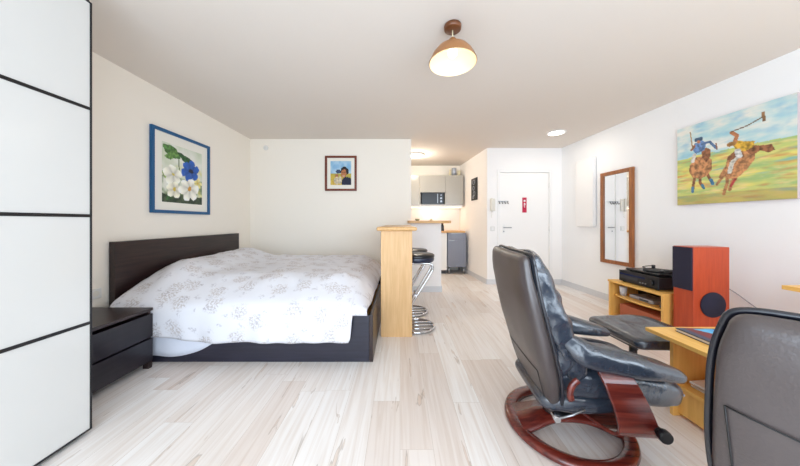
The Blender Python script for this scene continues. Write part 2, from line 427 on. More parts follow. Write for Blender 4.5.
MB().box(-.02, 0, -.145, .145, -.22, .22, .003).build('board', M['blk'], bp_)
mb = MB()
for zz, yy, rr in ((.14, 0, .05), (.02, .01, .04), (-.09, -.02, .045), (-.16, .03, .03)):
    mb.tube([(-.022, yy+rr*cos(a*pi/8), zz+rr*sin(a*pi/8)) for a in range(16)], .006, 6, closed=True)
mb.build('ring_motif', M['silver'], bp_)

# white wall heater
def on_right(y): return (rwx(y)-.001, y)
def rthing(name, label, cat, y, z): return thing(name, label, cat, (rwx(y)-.002, y, z), RA)
h = rthing('panel_heater', 'flat white panel heater on the right wall beyond the mirror', 'heater', 4.11, 1.05)
MB().box(-.06, -.012, -.18, .18, 0, 1.05, .006).build('front_panel', M['wht'], h)
MB().box(-.012, 0, -.12, .12, .1, .95).build('bracket', M['steel'], h)
MB().box(-.045, -.02, -.15, .15, 1.05, 1.053).build('grille', M['silver'], h)
# mirror
mr = rthing('wall_mirror', 'tall mirror in a honey-brown wooden frame on the right wall', 'mirror', 3.58, .54)
W2, H2, fr = .25, 1.285, .05
mb = MB().box(-.035, 0, -W2, -W2+fr, 0, H2, .004).box(-.035, 0, W2-fr, W2, 0, H2, .004).box(-.035, 0, -W2+fr, W2-fr, 0, fr, .004).box(-.035, 0, -W2+fr, W2-fr, H2-fr, H2, .004)
mb.build('frame', M['honey'], mr); MB().box(-.018, -.012, -W2+fr-.004, W2-fr+.004, fr-.004, H2-fr+.004).build('glass', M['mirror'], mr)

# smoke detector style sensor on the bed wall
s_ = MB(); s_.use(M['plast']).lathe([(0, 0), (.038, 0), (.04, .006), (.036, .02), (.02, .026), (0, .027)], 28)
o = s_.build('wall_sensor'); o.rotation_euler = (pi/2, 0, 0); o.location = (-2.147, 4.199, 2.306); tag(o, 'small round white sensor high on the wall above the bed', 'sensor')
# socket beside headboard
so = thing('wall_socket', 'pale wall socket between the wardrobe and the headboard', 'socket', (XL, 2.06, .555))
MB().box(0, .01, -.04, .04, -.04, .04, .003).build('plate', M['plast'], so); MB().cyl((.01, 0, 0), (.0115, 0, 0), .022).build('outlet', M['pcream'], so)

# ------------------------------------------------------------------ paintings (colour per grid vertex)
def inpoly(x, y, P):
    c = False; j = len(P)-1
    for i in range(len(P)):
        if (P[i][1] > y) != (P[j][1] > y) and x < (P[j][0]-P[i][0])*(y-P[i][1])/(P[j][1]-P[i][1])+P[i][0]: c = not c
        j = i
    return c
def dseg(x, y, a, b):
    vx, vy = b[0]-a[0], b[1]-a[1]; t = max(0, min(1, ((x-a[0])*vx+(y-a[1])*vy)/(vx*vx+vy*vy+1e-9)))
    return math.hypot(x-a[0]-t*vx, y-a[1]-t*vy)
def paint_grid(name, w, h, nu, nv, fn, parent, place, m=None):
    """fn(u, v) -> sRGB, u to the right, v downwards, both 0..1; place(u, v) -> local point"""
    bm = bmesh.new(); g = [[bm.verts.new(place(i/nu, j/nv)) for i in range(nu+1)] for j in range(nv+1)]
    for j in range(nv):
        for i in range(nu): bm.faces.new([g[j][i], g[j+1][i], g[j+1][i+1], g[j][i+1]])
    me = bpy.data.meshes.new(name); bm.verts.index_update(); bm.to_mesh(me); bm.free()
    ca_ = me.color_attributes.new('paint', 'FLOAT_COLOR', 'POINT')
    for j in range(nv+1):
        for i in range(nu+1):
            c = lin([max(0, min(255, q)) for q in fn(i/nu, j/nv)]); ca_.data[j*(nu+1)+i].color = (*c, 1)
    me.materials.append(m or M['paint']); o = bpy.data.objects.new(name, me); COL.objects.link(o); o.parent = parent
    return o
def mixc(a, b, t): t = max(0, min(1, t)); return tuple(p+(q-p)*t for p, q in zip(a, b))
def nz(x, y, s, seed=0): return noise.fractal(Vector((x*s, y*s, seed)), 1, 2, 4)

def polo(u, v):
    # sky and field brushwork
    if v < .40+.03*nz(u, v, 4):
        c = mixc((172, 214, 222), (238, 236, 226), .5+1.0*nz(u*.8, v*2.2, 4, 3)); c = mixc(c, (128, 184, 214), .6*nz(u, v*2, 6, 9))
    else:
        c = mixc((232, 220, 120), (168, 196, 126), .5+1.1*nz(u*.6, v*3, 5, 1)); c = mixc(c, (236, 214, 150), 1.2*nz(u, v*4, 6, 5)); c = mixc(c, (206, 130, 80), 1.0*(nz(u*.7, v*4, 7, 7)-.12))
        c = mixc(c, (120, 180, 190), 1.2*(nz(u*.7, v*5, 5, 11)-.25)) 
        if v > .88: c = mixc(c, (172, 150, 90), .5)
    def blob(c, P, col, vr=.35):
        if inpoly(u, v, P): 
            return mixc(tuple(min(255, q*1.12) for q in col), tuple(q*.6 for q in col), .3+vr*3*nz(u*1.3, v, 20, 2))
        return c
    def line(c, pts, wd, col):
        for a, b in zip(pts, pts[1:]):
            if dseg(u, v, a, b) < wd: return mixc(col, tuple(q*.7 for q in col), .3+nz(u, v, 25, 4))
        return c
    br, dk, lt = (196, 138, 92), (150, 98, 66), (216, 166, 120)
    # left pony, coming forward
    for L_ in ([(.20, .62), (.18, .74), (.17, .84)], [(.24, .64), (.25, .74), (.28, .80)], [(.31, .62), (.34, .70), (.37, .76)]): c = line(c, L_, .015, dk)
    c = blob(c, [(.14, .50), (.20, .42), (.30, .41), (.36, .48), (.36, .60), (.31, .67), (.24, .69), (.17, .66), (.13, .58)], br)
    c = blob(c, [(.26, .34), (.31, .32), (.35, .36), (.35, .44), (.31, .50), (.27, .44)], dk)
    c = line(c, [(.17, .79), (.17, .84)], .016, (80, 130, 170)); c = line(c, [(.355, .72), (.37, .77)], .016, (70, 130, 170)); c = line(c, [(.27, .77), (.285, .81)], .014, (80, 140, 170))
    c = blob(c, [(.19, .24), (.27, .22), (.31, .27), (.29, .35), (.20, .37), (.17, .31)], (104, 138, 186))
    c = line(c, [(.27, .27), (.34, .26), (.40, .35)], .013, (96, 128, 170)); c = line(c, [(.40, .30), (.41, .37)], .006, dk)
    c = line(c, [(.19, .27), (.16, .31)], .014, (196, 130, 92))
    c = line(c, [(.17, .30), (.145, .08)], .006, (190, 150, 90)); c = line(c, [(.19, .38), (.17, .46)], .02, (236, 230, 220))
    c = line(c, [(.215, .20), (.25, .20)], .026, (70, 100, 130)); c = line(c, [(.23, .225), (.235, .235)], .016, (206, 140, 100))
    # right pony at full stretch
    for L_ in ([(.52, .62), (.46, .70), (.41, .78)], [(.50, .66), (.50, .78), (.47, .90)], [(.58, .68), (.54, .78), (.52, .86)], [(.56, .56), (.49, .60), (.44, .70)]): c = line(c, L_, .015, br)
    c = line(c, [(.60, .68), (.56, .76), (.53, .82)], .012, (190, 70, 70))
    c = blob(c, [(.50, .50), (.56, .45), (.66, .42), (.72, .46), (.72, .56), (.66, .66), (.58, .74), (.50, .74), (.48, .62)], br)
    c = blob(c, [(.64, .44), (.68, .40), (.76, .43), (.84, .44), (.86, .50), (.82, .52), (.76, .48), (.70, .52)], dk)
    c = line(c, [(.60, .48), (.54, .56), (.52, .66)], .02, (232, 228, 214)); c = line(c, [(.53, .50), (.58, .46)], .03, dk)
    c = blob(c, [(.54, .34), (.58, .32), (.64, .35), (.72, .37), (.71, .43), (.64, .46), (.57, .42)], (214, 170, 62))
    c = line(c, [(.56, .35), (.58, .27), (.54, .22)], .018, (204, 134, 90))
    c = line(c, [(.52, .35), (.55, .345)], .024, (176, 128, 70)); c = line(c, [(.585, .44), (.60, .50)], .026, (236, 234, 230))
    c = line(c, [(.54, .21), (.66, .19), (.78, .14)], .006, (120, 90, 60)); c = line(c, [(.78, .10), (.785, .18)], .012, (160, 120, 80))
    return c
pc = rthing('polo_painting', 'large unframed oil painting of two polo players on the right wall', 'painting', 2.41, 1.0)
cw, ch_ = .411, .81; PZ = .30
MB().box(-.03, -.002, -cw, cw, PZ, PZ+ch_, .002).build('canvas', M['canvas'], pc)
paint_grid('painted_scene', 1, 1, 170, 150, polo, pc, lambda u, v: Vector((-.0312, cw-2*cw*u, PZ+ch_*(1-v))))

def flowers(u, v):
    c = mixc((206, 214, 190), (232, 232, 222), .5+nz(u, v, 3, 2)); u += .03*nz(u, v, 5, 12); v += .03*nz(u, v, 5, 15); c = mixc(c, (222, 206, 96), 1.5*(nz(u, v, 4, 8)-.05)) if v > .35 else c
    if v > .55: c = mixc(c, (90, 112, 70), .5+1.2*nz(u, v, 5, 3))
    if v > .86: c = mixc((78, 92, 66), (44, 60, 44), .5+nz(u, v, 9, 3))
    def leaf(c, a, b, wd, col):
        L_ = math.hypot(b[0]-a[0], b[1]-a[1]); t = ((u-a[0])*(b[0]-a[0])+(v-a[1])*(b[1]-a[1]))/L_**2
        if 0 < t < 1 and dseg(u, v, a, b) < wd*sin(pi*t)**.7: return mixc(col, tuple(q*1.5 for q in col), .35+nz(u, v, 20, 1))
        return c
    c = leaf(c, (.02, .05), (.42, .22), .10, (64, 100, 52)); c = leaf(c, (.05, .25), (.40, .12), .07, (84, 118, 60)); c = leaf(c, (.35, .12), (.78, .26), .06, (40, 74, 40))
    c = leaf(c, (.38, .2), (.40, .5), .015, (70, 90, 50)); c = leaf(c, (.1, .98), (.35, .72), .06, (50, 84, 46)); c = leaf(c, (.0, .5), (.2, .6), .06, (120, 140, 70))
    def flower(c, cx, cy, r, n, col, cc, ph=0, rc=.2):
        dx, dy = u-cx, (v-cy)*1.25; d = math.hypot(dx, dy); a = math.atan2(dy, dx)
        rr = r*(.62+.38*abs(cos(n*(a+ph)/2))**.6)
        if d < rr:
            s = .78+.22*(d/rr); s *= .9+.2*abs(cos(n*(a+ph)/2)); c = tuple(q*s for q in col)
            if d < r*rc: c = cc
            return mixc(c, (255, 255, 255), .12*nz(u, v, 18, 5))
        return c
    c = flower(c, .24, .52, .22, 5, (244, 242, 228), (210, 190, 90), .4, .15); c = flower(c, .28, .78, .19, 5, (246, 242, 222), (206, 180, 70), .1)
    c = flower(c, .88, .60, .12, 5, (238, 226, 150), (220, 180, 60))
    c = flower(c, .68, .39, .25, 6, (40, 92, 180), (24, 34, 60), .3, .25); c = flower(c, .64, .74, .27, 6, (250, 248, 236), (206, 150, 60), .2, .2)
    return c
fp = thing('flower_picture', 'blue-framed picture of white and blue flowers above the bed headboard', 'picture', (XL+.001, 2.89, 1.21))
a_, b_, t_ = .385, .85, .032
mb = MB().box(0, .028, -a_, -a_+t_, 0, b_, .003).box(0, .028, a_-t_, a_, 0, b_, .003).box(0, .028, -a_+t_, a_-t_, 0, t_, .003).box(0, .028, -a_+t_, a_-t_, b_-t_, b_, .003)
mb.build('frame', M['blue'], fp); MB().box(.004, .012, -a_+t_-.002, a_-t_+.002, t_-.002, b_-t_+.002).build('mount', M['mount'], fp)
paint_grid('print', 1, 1, 80, 100, flowers, fp, lambda u, v: Vector((.0135, -.265+.53*u, .115+.61*(1-v))))

def portrait(u, v):
    c = mixc((130, 178, 214), (188, 214, 230), .5+nz(u, v, 3, 1)); 
    if v > .52: c = mixc((206, 176, 70), (150, 150, 70), .4+nz(u, v, 5, 3))
    if v > .8: c = mixc((226, 200, 90), (190, 150, 60), .4+nz(u, v, 5, 3))
    def el(c, cx, cy, rx, ry, col):
        if ((u-cx)/rx)**2+((v-cy)/ry)**2 < 1+.4*nz(u, v, 12, 4): return mixc(col, tuple(q*.75 for q in col), .4+nz(u, v, 14, 2))
        return c
    c = el(c, .40, .44, .14, .07, (30, 28, 44)); c = el(c, .38, .42, .10, .10, (50, 70, 110)) if v > .35 else c
    c = el(c, .68, .42, .19, .19, (26, 18, 24)); c = el(c, .64, .52, .13, .17, (196, 122, 74)); c = el(c, .64, .62, .06, .02, (236, 210, 190)); c = el(c, .60, .48, .03, .015, (40, 22, 20)); c = el(c, .70, .48, .03, .015, (40, 22, 20))
    c = el(c, .80, .90, .26, .24, (18, 24, 60)); c = el(c, .30, .62, .07, .08, (198, 128, 84)); c = el(c, .32, .82, .16, .16, (224, 206, 176)); c = el(c, .46, .80, .08, .16, (228, 214, 190))
    return c
pp = thing('portrait_picture', 'small red-brown framed portrait of a dark-haired person on the bed wall', 'picture', (-.945, 4.199, 1.617))
a_, b_, t_ = .253, .56, .034
mb = MB().box(-a_, -a_+t_, -.025, 0, 0, b_, .003).box(a_-t_, a_, -.025, 0, 0, b_, .003).box(-a_+t_, a_-t_, -.025, 0, 0, t_, .003).box(-a_+t_, a_-t_, -.025, 0, b_-t_, b_, .003)
mb.build('frame', M['redwood'], pp); MB().box(-a_+t_-.002, a_-t_+.002, -.012, -.004, t_-.002, b_-t_+.002).build('mount', M['mount'], pp)
paint_grid('print', 1, 1, 70, 80, portrait, pp, lambda u, v: Vector((-.165+.33*u, -.0135, .095+.38*(1-v))))

# ------------------------------------------------------------------ lights fittings
def lamp_light(name, loc, energy, color, size=.05, parent=None, kind='POINT', rot=None):
    l = bpy.data.lights.new(name, kind); l.energy = energy; l.color = color
    if kind == 'POINT': l.shadow_soft_size = size
    else: l.size = size
    o = bpy.data.objects.new(name, l); COL.objects.link(o); o.location = loc
    if rot: o.rotation_euler = rot
    if parent: o.parent = parent
    return o
pl = thing('pendant_lamp', 'copper-brown dome pendant lamp with lit bulb hanging from the ceiling', 'lamp', (.356, 1.773, 0))
MB().lathe([(0, CEIL-.001), (.056, CEIL-.001), (.058, CEIL-.006), (.056, CEIL-.028), (.05, CEIL-.033), (0, CEIL-.033)], 36).build('ceiling_rose', M['walnut'], pl)
MB().cyl((0, 0, CEIL-.03), (0, 0, 2.355), .004, n=10).build('cord', M['cream'], pl)
prof = [(.0, 2.362), (.018, 2.361), (.026, 2.352), (.028, 2.335), (.034, 2.326), (.07, 2.312), (.105, 2.288), (.132, 2.255), (.150, 2.220), (.160, 2.196)]
MB().lathe(prof, 48).build('shade', M['copper'], pl)
MB().lathe([(r-.004 if r > .005 else 0, z-.003) for r, z in prof[3:]] , 48).build('shade_lining', M['shin'], pl)
MB().lathe([(0, 2.335), (.012, 2.334), (.013, 2.31), (.02, 2.30), (.032, 2.275), (.03, 2.25), (.018, 2.236), (0, 2.232)], 24).build('bulb', M['bulb'], pl)
lamp_light('pendant_glow', (0, 0, 2.20), .25, (1, .82, .58), .04, pl)
dl = thing('ceiling_downlight', 'round lit ceiling light near the entrance door', 'ceiling light', (2.32, 3.893, CEIL))
MB().lathe([(.105, -.001), (.13, -.001), (.13, -.01), (.12, -.014), (.105, -.012)], 40).build('rim', M['wht'], dl)
MB().lathe([(0, -.011), (.106, -.011), (.106, -.006), (0, -.006)], 40).build('diffuser', M['led'], dl)
dk = thing('kitchen_ceiling_light', 'bright round light on the kitchen ceiling behind the wall edge', 'ceiling light', (.30, 5.15, CEIL))
MB().lathe([(.15, -.001), (.17, -.001), (.17, -.03), (.16, -.035), (.15, -.03)], 40).build('rim', M['wht'], dk)
MB().lathe([(0, -.045), (.08, -.042), (.151, -.03), (.151, -.012), (0, -.012)], 40).build('diffuser', M['led'], dk)
lamp_light('kitchen_glow', (.30, 5.15, CEIL-.12), 19, (1, .93, .80), .12)
lamp_light('entrance_glow', (2.32, 3.893, CEIL-.02), 3.5, (1, .93, .82), .2, None, 'AREA')

# ------------------------------------------------------------------ wardrobe
wd = thing('wardrobe', 'tall white sliding-door wardrobe with black door edges', 'wardrobe', (XL, BK, 0))
WY1 = 1.397-BK; WXF = -1.64-XL
MB().box(.015, WXF-.09, .02, WY1-.012, 0, 2.32, .002).build('body', M['wht'], wd)
MB().box(WXF-.09, WXF-.03, .02, WY1-.03, 0, .018).build('bottom_track', M['blk'], wd)
MB().box(WXF-.09, WXF-.006, .02, WY1-.01, 2.288, 2.32).build('top_track', M['blk'], wd)
def wdoor(y0, y1, x, nm):
    z0, z1 = .02, 2.286; e = .009
    mb = MB().box(x-.03, x, y0, y0+e, z0, z1, .002).box(x-.03, x, y1-e, y1, z0, z1, .002)
    zs = [z0+(z1-z0)*i/4 for i in range(5)]
    for i, z in enumerate(zs):
        hh = .008; mb.box(x-.03, x, y0+e, y1-e, max(z0, z-hh), min(z1, z+hh), .001)
    d = mb.build('sliding_door', M['blk'], wd)
    for i in range(4):
        MB().box(x-.022, x-.004, y0+e-.002, y1-e+.002, zs[i]+.007, zs[i+1]-.007).build('door_panel', M['gloss'], d)
wdoor(WY1-1.33, WY1, WXF, 'a'); wdoor(.03, WY1-1.29, WXF-.045, 'b')

# ------------------------------------------------------------------ nightstand
ns = thing('nightstand', 'low black-brown chest of two drawers between wardrobe and bed', 'nightstand', (XL+.02, 1.452, 0))
w_, d_, h_ = .575, .47, .46     # along y, along x
mb = MB().box(0, d_, 0, w_, h_-.022, h_, .002)
mb.build('top', M['wenge'], ns)
mb = MB().box(0, d_-.02, 0, .02, .05, h_-.022).box(0, d_-.02, w_-.02, w_, .05, h_-.022).box(0, .012, .02, w_-.02, .05, h_-.022).box(.012, d_-.03, .02, w_-.02, .05, .066)
mb.build('carcass', M['wenge'], ns)
for z0, z1 in ((.055, .226), (.24, .415)):
    d = MB().box(d_-.02, d_, .002, w_-.002, z0, z1, .002).build('drawer', M['wenged'], ns)
    MB().box(.03, d_-.021, .03, w_-.03, z0+.02, z1-.02).build('drawer_box', M['wenge'], d)
for x in (.0, d_-.05):
    for y in (0.002, w_-.032): MB().box(x, x+.045, y, y+.03, 0, .052, .002).build('foot', M['wenge'], ns)

# ------------------------------------------------------------------ bed
BX0, BX1, BY0, BY1 = XL+.03, -.216, 2.096, 3.81
bd = thing('bed', 'dark brown low bed frame with a wide panel headboard', 'bed', (BX0, BY0, 0))
LX, LY = BX1-BX0, BY1-BY0
MB().box(-.02, .03, .055, LY, 0, .957, .003).build('headboard', M['wenge'], bd)
MB().box(.0, LX-.03, 0, .03, .0, .37, .003).build('side_rail', M['wengex_sky'], bd)
MB().box(.045, LX-.03, LY-.03, LY, .0, .37, .003).build('side_rail', M['wengex_sky'], bd)
MB().box(LX-.03, LX, -.002, LY+.002, 0, .375, .003).build('footboard', M['wenge'], bd)
MB().box(.05, LX-.035, .035, LY-.035, .18, .22).build('slats', M['beech'], bd)
mb = MB().box(BX0+.10, BX1-.10, BY0+.04, BY1-.04, .222, .44, .05, 4)
tag(mb.build('mattress', M['mattress']), 'white mattress inside the dark bed frame, under the duvet', 'mattress')

def drape(name, xs, prof, m, solid, thickness=None):
    """grid: for each x a list of (y, z)"""
    bm = bmesh.new(); uvl = bm.loops.layers.uv.new('UVMap'); rows = []; uvs = {}
    for x in xs:
        pr = prof(x); r = []; s = 0; last = None
        for (yy, zz) in pr:
            v = bm.verts.new((x, yy, zz)); r.append(v)
            if last: s += math.hypot(yy-last[0], zz-last[1])
            last = (yy, zz); uvs[v] = (x, s)
        rows.append(r)
    for a, b in zip(rows, rows[1:]):
        for j in range(len(a)-1):
            f = bm.faces.new([a[j], b[j], b[j+1], a[j+1]]); f.smooth = True
            for l in f.loops: l[uvl].uv = uvs[l.vert]
    bmesh.ops.recalc_face_normals(bm, faces=bm.faces[:])
    me = bpy.data.meshes.new(name); bm.to_mesh(me); bm.free(); me.materials.append(m)
    o = bpy.data.objects.new(name, me); COL.objects.link(o)
    if solid:
        d = o.modifiers.new('s', 'SOLIDIFY'); d.thickness = solid; d.offset = 0
    return o
def sstep(a, b, x): t = max(0, min(1, (x-a)/(b-a))); return t*t*(3-2*t)
def duvet_top(x, y):
    wr = .018*noise.fractal(Vector((x*3.6, y*3.6, 1)), 1, 2, 4)+.016*abs(noise.noise(Vector((x*7+y*3, y*3-x*2, 8))))
    A = .63+.095*sstep(-1.7, -2.1, x)*(1-.35*sstep(-2.2, -2.32, x))
    A += .02*sstep(3.0, 3.6, y)
    if x > -.58: q = min(1, (x+.58)/.325); A -= .26*(1-sqrt(max(0, 1-q*q)))
    near = (y-2.06)/(.42+.25*sstep(-1.95, -2.3, x)); far = (3.80-y)/.16
    base = .455
    k = 1.0
    if near < 1: k *= sqrt(max(0, 1-(1-max(0, near))**2))*.55+.45*sstep(0, 1.0, near)
    if far < 1: k *= sqrt(max(0, 1-(1-max(0, far))**2))
    return base-.02+(A-base+.02)*k+wr*min(1, k+.2)
def duvet_prof(x):
    zb = .175+.05*sstep(-1.4, -2.0, x)+.006*sin(x*9)
    fold = .010*sin(x*14+1.5*sin(x*5))+.006*sin(x*31)
    if x > -.40:
        t = sstep(-.40, -.375, x); zb = zb+(.39-zb)*t
    pr = []
    for j in range(12):
        t = j/12; z = zb+(.435-zb)*t; pr.append((2.052+fold*(1-t)*.9-.012*sin(pi*t), z))
    n = 70
    for j in range(n+1):
        y = 2.056+(3.80-2.056)*(j/n)**1.15; pr.append((y, duvet_top(x, y)))
    for j in range(1, 5): pr.append((3.802, duvet_top(x, 3.80)-(j/4)*.04))
    return pr
xs = [-2.28+i*(2.28-.258)/150 for i in range(151)]
xs = sorted(xs+[-.405, -.395, -.385, -.375])
dv = drape('duvet', xs, duvet_prof, M['duvet'], .014)
tag(dv, 'white duvet printed with pale beige flowers spread over the bed', 'duvet')
def sheet_prof(x):
    zb = .19-.135*sstep(-1.35, -1.75, x)+.004*sin(x*25)
    pr = [(2.082+.004*sin(x*18), zb+(.43-zb)*j/8) for j in range(9)]
    return pr+[(2.10, .445), (2.16, .448), (2.3, .448)]
sh = drape('bed_sheet', [-2.31+i*(1.15)/60 for i in range(61)], sheet_prof, M['sheet'], .003)
tag(sh, 'plain white sheet hanging below the duvet near the nightstand', 'sheet')

# ------------------------------------------------------------------ bar table and stools
br_ = thing('bar_table', 'high narrow pine bar table standing at the foot of the bed', 'table', (0, 2.55, 0))
BL = 1.36
MB().box(-.186, .119, 0, .04, 0, 1.035, .003).build('end_panel', M['bar'], br_)
MB().box(-.186, .119, BL-.06, BL-.02, 0, 1.035, .003).build('end_panel', M['bar'], br_)
MB().box(-.17, -.145, .04, BL-.06, .62, 1.035).build('stretcher', M['bar'], br_)
MB().box(-.226, .164, -.045, BL, 1.035, 1.072, .014, 3).build('top', M['bart'], br_)
def make_stool():
    st = thing('bar_stool', '', 'stool')
    MB().lathe([(0, .70), (.15, .70), (.17, .703), (.180, .712), (.184, .735), (.180, .752)], 44).build('seat_base', M['seatband'], st)
    MB().lathe([(.180, .750), (.187, .756), (.186, .774), (.172, .784), (.10, .79), (0, .792)], 44).build('seat_pad', M['blkp'], st)
    mb = MB(); N = 44
    mb.tube([(.185*cos(2*pi*i/N), .185*sin(2*pi*i/N), .014) for i in range(N)], .0125, 10, closed=True)
    for yy in (-.09, 0, .09):
        xx = sqrt(.0342-yy*yy); mb.tube([(-xx, yy, .016), (xx, yy, .016)], .0105, 8)
    mb.build('base_ring', M['chrome'], st)
    for yy in (-.075, .075):
        p = smoothpath([(-.12, yy, .690), (.08, yy, .690), (.145, yy, .68), (.16, yy, .64), (.13, yy, .57), (-.10, yy*1.1, .20), (-.155, yy*1.15, .08), (-.16, yy*1.2, .025)], 6)
        MB().tube(p, .0125, 10).build('leg', M['chrome'], st)
    mb = MB().tube([(-.02, -.09, .36), (-.02, .09, .36)], .012, 10)
    mb.build('footrest', M['chrome'], st)
    return st
st = make_stool(); st.location = (.18, 2.80, 0); st['label'] = 'black round bar stool with chrome frame, nearer of two by the bar table'; st['group'] = 'bar stools at the bar table'
s2 = copy_tree(st); s2.location = (.155, 3.27, 0); s2['label'] = 'black round bar stool with chrome frame, farther one behind the nearer stool'

# ------------------------------------------------------------------ kitchen
mb = MB().prism([(.12, 4.12), (.14, 4.06), (.66, 4.06), (.77, 4.10), (.82, 4.2), (.80, 4.32), (.70, 4.42), (.12, 4.42)], 1.101, 1.142)
tag(mb.build('counter_shelf', M['ctop'], bevel=.006), 'wooden counter shelf on top of the white kitchen half wall', 'counter')
mb = MB().lathe([(0, 0), (.02, 0), (.035, .012), (.04, .03), (.036, .03), (.03, .014), (0, .006)], 24)
o = mb.build('small_bowl', M['green']); o.location = (.28, 4.22, 1.142); tag(o, 'tiny greenish bowl on the left of the counter shelf', 'bowl')
mb = MB().lathe([(0, 0), (.022, 0), (.026, .01), (.02, .022), (.008, .028), (0, .028)], 24)
o = mb.build('trinket', M['cream']); o.location = (.50, 4.22, 1.142); tag(o, 'tiny cream ornament in the middle of the counter shelf', 'ornament')
tag(MB().box(-.98, cwx(6.1)-.03, 5.60, 6.188, .89, .925, .004).build('kitchen_worktop', M['ctop']), 'oak kitchen worktop over the grey base cabinet', 'worktop')
struct('trim_kitchen', MB().box(-.98, 1.40, 6.189, 6.199, .925, 1.48), M['tile'])
bc = thing('base_cabinet', 'grey kitchen base cabinet with drawer and door on silver legs', 'cabinet', (1.02, 5.62, 0))
MB().box(0, .40, .02, .56, .15, .885).build('carcass', M['kgrey2'], bc)
dr = MB().box(.002, .398, 0, .02, .755, .882, .002).build('drawer', M['kgrey2'], bc)
MB().box(.08, .32, -.012, 0, .868, .876).build('handle', M['steel'], dr)
dr = MB().box(.002, .398, 0, .02, .152, .748, .002).build('door', M['kgrey2'], bc)
MB().box(.03, .15, -.012, 0, .72, .73).build('handle', M['steel'], dr)
for x in (.04, .36):
    for y in (.05, .50): MB().cyl((x, y, 0), (x, y, .15), .018).build('leg', M['steel'], bc)
dw = thing('dishwasher', 'white appliance front under the kitchen worktop left of the grey cabinet', 'appliance', (.42, 5.63, 0))
MB().box(0, .59, .02, .55, .08, .885).build('body', M['wht'], dw)
MB().box(.003, .587, 0, .02, .10, .80, .004).build('door', M['wht'], dw); MB().box(.003, .587, 0, .02, .805, .883, .004).build('control_panel', M['wht'], dw)
MB().box(.02, .57, .06, .5, 0, .08).build('plinth', M['dgrey'], dw)
bc2 = thing('base_cabinet', 'grey base cabinet hidden behind the half wall in the kitchen', 'cabinet', (-.45, 5.62, 0))
MB().box(0, .85, .02, .56, .15, .885).build('carcass', M['kgrey2'], bc2); MB().box(.002, .423, 0, .02, .152, .882, .002).build('door', M['kgrey2'], bc2); MB().box(.427, .848, 0, .02, .152, .882, .002).build('door', M['kgrey2'], bc2)
MB().box(.02, .83, .05, .5, 0, .15).build('plinth', M['dgrey'], bc2)
bt = thing('pepper_mill', 'black bottle-shaped mill on the kitchen worktop beside the half wall', 'bottle', (.925, 5.72, .925))
MB().lathe([(0, 0), (.036, 0), (.038, .01), (.034, .10), (.024, .14), (.02, .15)], 24).build('body', M['blkp'], bt); MB().lathe([(.02, .15), (.026, .158), (.024, .19), (.01, .20), (0, .20)], 24).build('cap', M['blkp'], bt)
UY = 5.85; UYB = 6.198
def upper(x0, x1, z0, z1, label, doors=1):
    u = thing('wall_cabinet', label, 'cabinet', (x0, UY, z0), 0, 'grey kitchen wall cabinets')
    MB().box(0, x1-x0, .02, UYB-UY, 0, z1-z0).build('carcass', M['kgrey'], u)
    for i in range(doors):
        a = (x1-x0)/doors*i; MB().box(a+.002, a+(x1-x0)/doors-.002, 0, .02, .002, z1-z0-.002, .0015).build('door', M['kgrey'], u)
    return u
upper(-.55, .44, 1.50, 2.165, 'left grey wall cabinet partly hidden by the bed wall edge', 2)
upper(.442, 1.02, 1.78, 2.165, 'shallow grey wall cabinet directly above the microwave')
upper(1.022, cwx(5.85)-.035, 1.50, 2.165, 'right grey wall cabinet next to the corridor wall')
nic = thing('microwave_shelf', 'open grey shelf holding the microwave between wall cabinets', 'shelf', (.442, UY, 1.50))
MB().box(0, .578, 0, .348, 0, .018).box(0, .016, 0, .348, .018, .278).box(.562, .578, 0, .348, .018, .278).build('shelf_box', M['kgrey'], nic)
mw = thing('microwave', 'black and silver microwave in the wall cabinet niche', 'microwave', (.485, UY-.01, 1.519))
MB().box(0, .49, .02, .33, 0, .25, .004).build('case', M['steel'], mw)
dr = MB().box(0, .37, 0, .02, 0, .25, .003).build('door', M['blkp'], mw); MB().box(.345, .362, -.02, 0, .02, .23, .004).build('handle', M['steel'], dr)
cp = MB().box(.372, .49, 0, .02, 0, .25, .003).build('control_panel', M['blkp'], mw)
for z in (.06, .13, .20): MB().cyl((.43, 0, z), (.43, -.014, z), .022 if z < .19 else .015, n=20).build('knob', M['silver'], cp)
ul = thing('under_cabinet_lamp', 'thin lit white strip running below the kitchen wall cabinets', 'lamp', (-.4, 5.87, 1.50))
MB().box(0, 1.80, 0, .28, -.05, 0, .004).build('housing', M['wht'], ul); MB().box(.02, 1.78, .03, .25, -.056, -.05).build('diffuser', M['strip'], ul)
lamp_light('under_cabinet_glow', (.7, 6.0, 1.42), 2, (1, .9, .75), .05)
def canister(x, r, h, lab, m):
    t = thing('canister', lab, 'canister', (x, 5.98, 2.165))
    MB().lathe([(0, 0), (r, 0), (r, h*.86), (r*.96, h*.88), (0, h*.88)], 24).build('body', m, t)
    MB().lathe([(r*1.02, h*.87), (r*1.02, h*.93), (r*.8, h*.97), (r*.15, h*.97), (r*.15, h), (0, h)], 24).build('lid', m, t)
canister(1.235, .055, .19, 'silver canister on top of the right wall cabinet', M['silver'])
canister(1.345, .035, .13, 'smaller cream canister on the wall cabinet beside the silver one', M['cream'])
tag(MB().lathe([(0, 0), (.03, 0), (.032, .08), (.02, .1), (.02, .15), (0, .15)], 20, (1.145, 5.98, 2.165)).build('jar', M['cream']), 'slim cream jar on the wall cabinet left of the silver canister', 'jar')

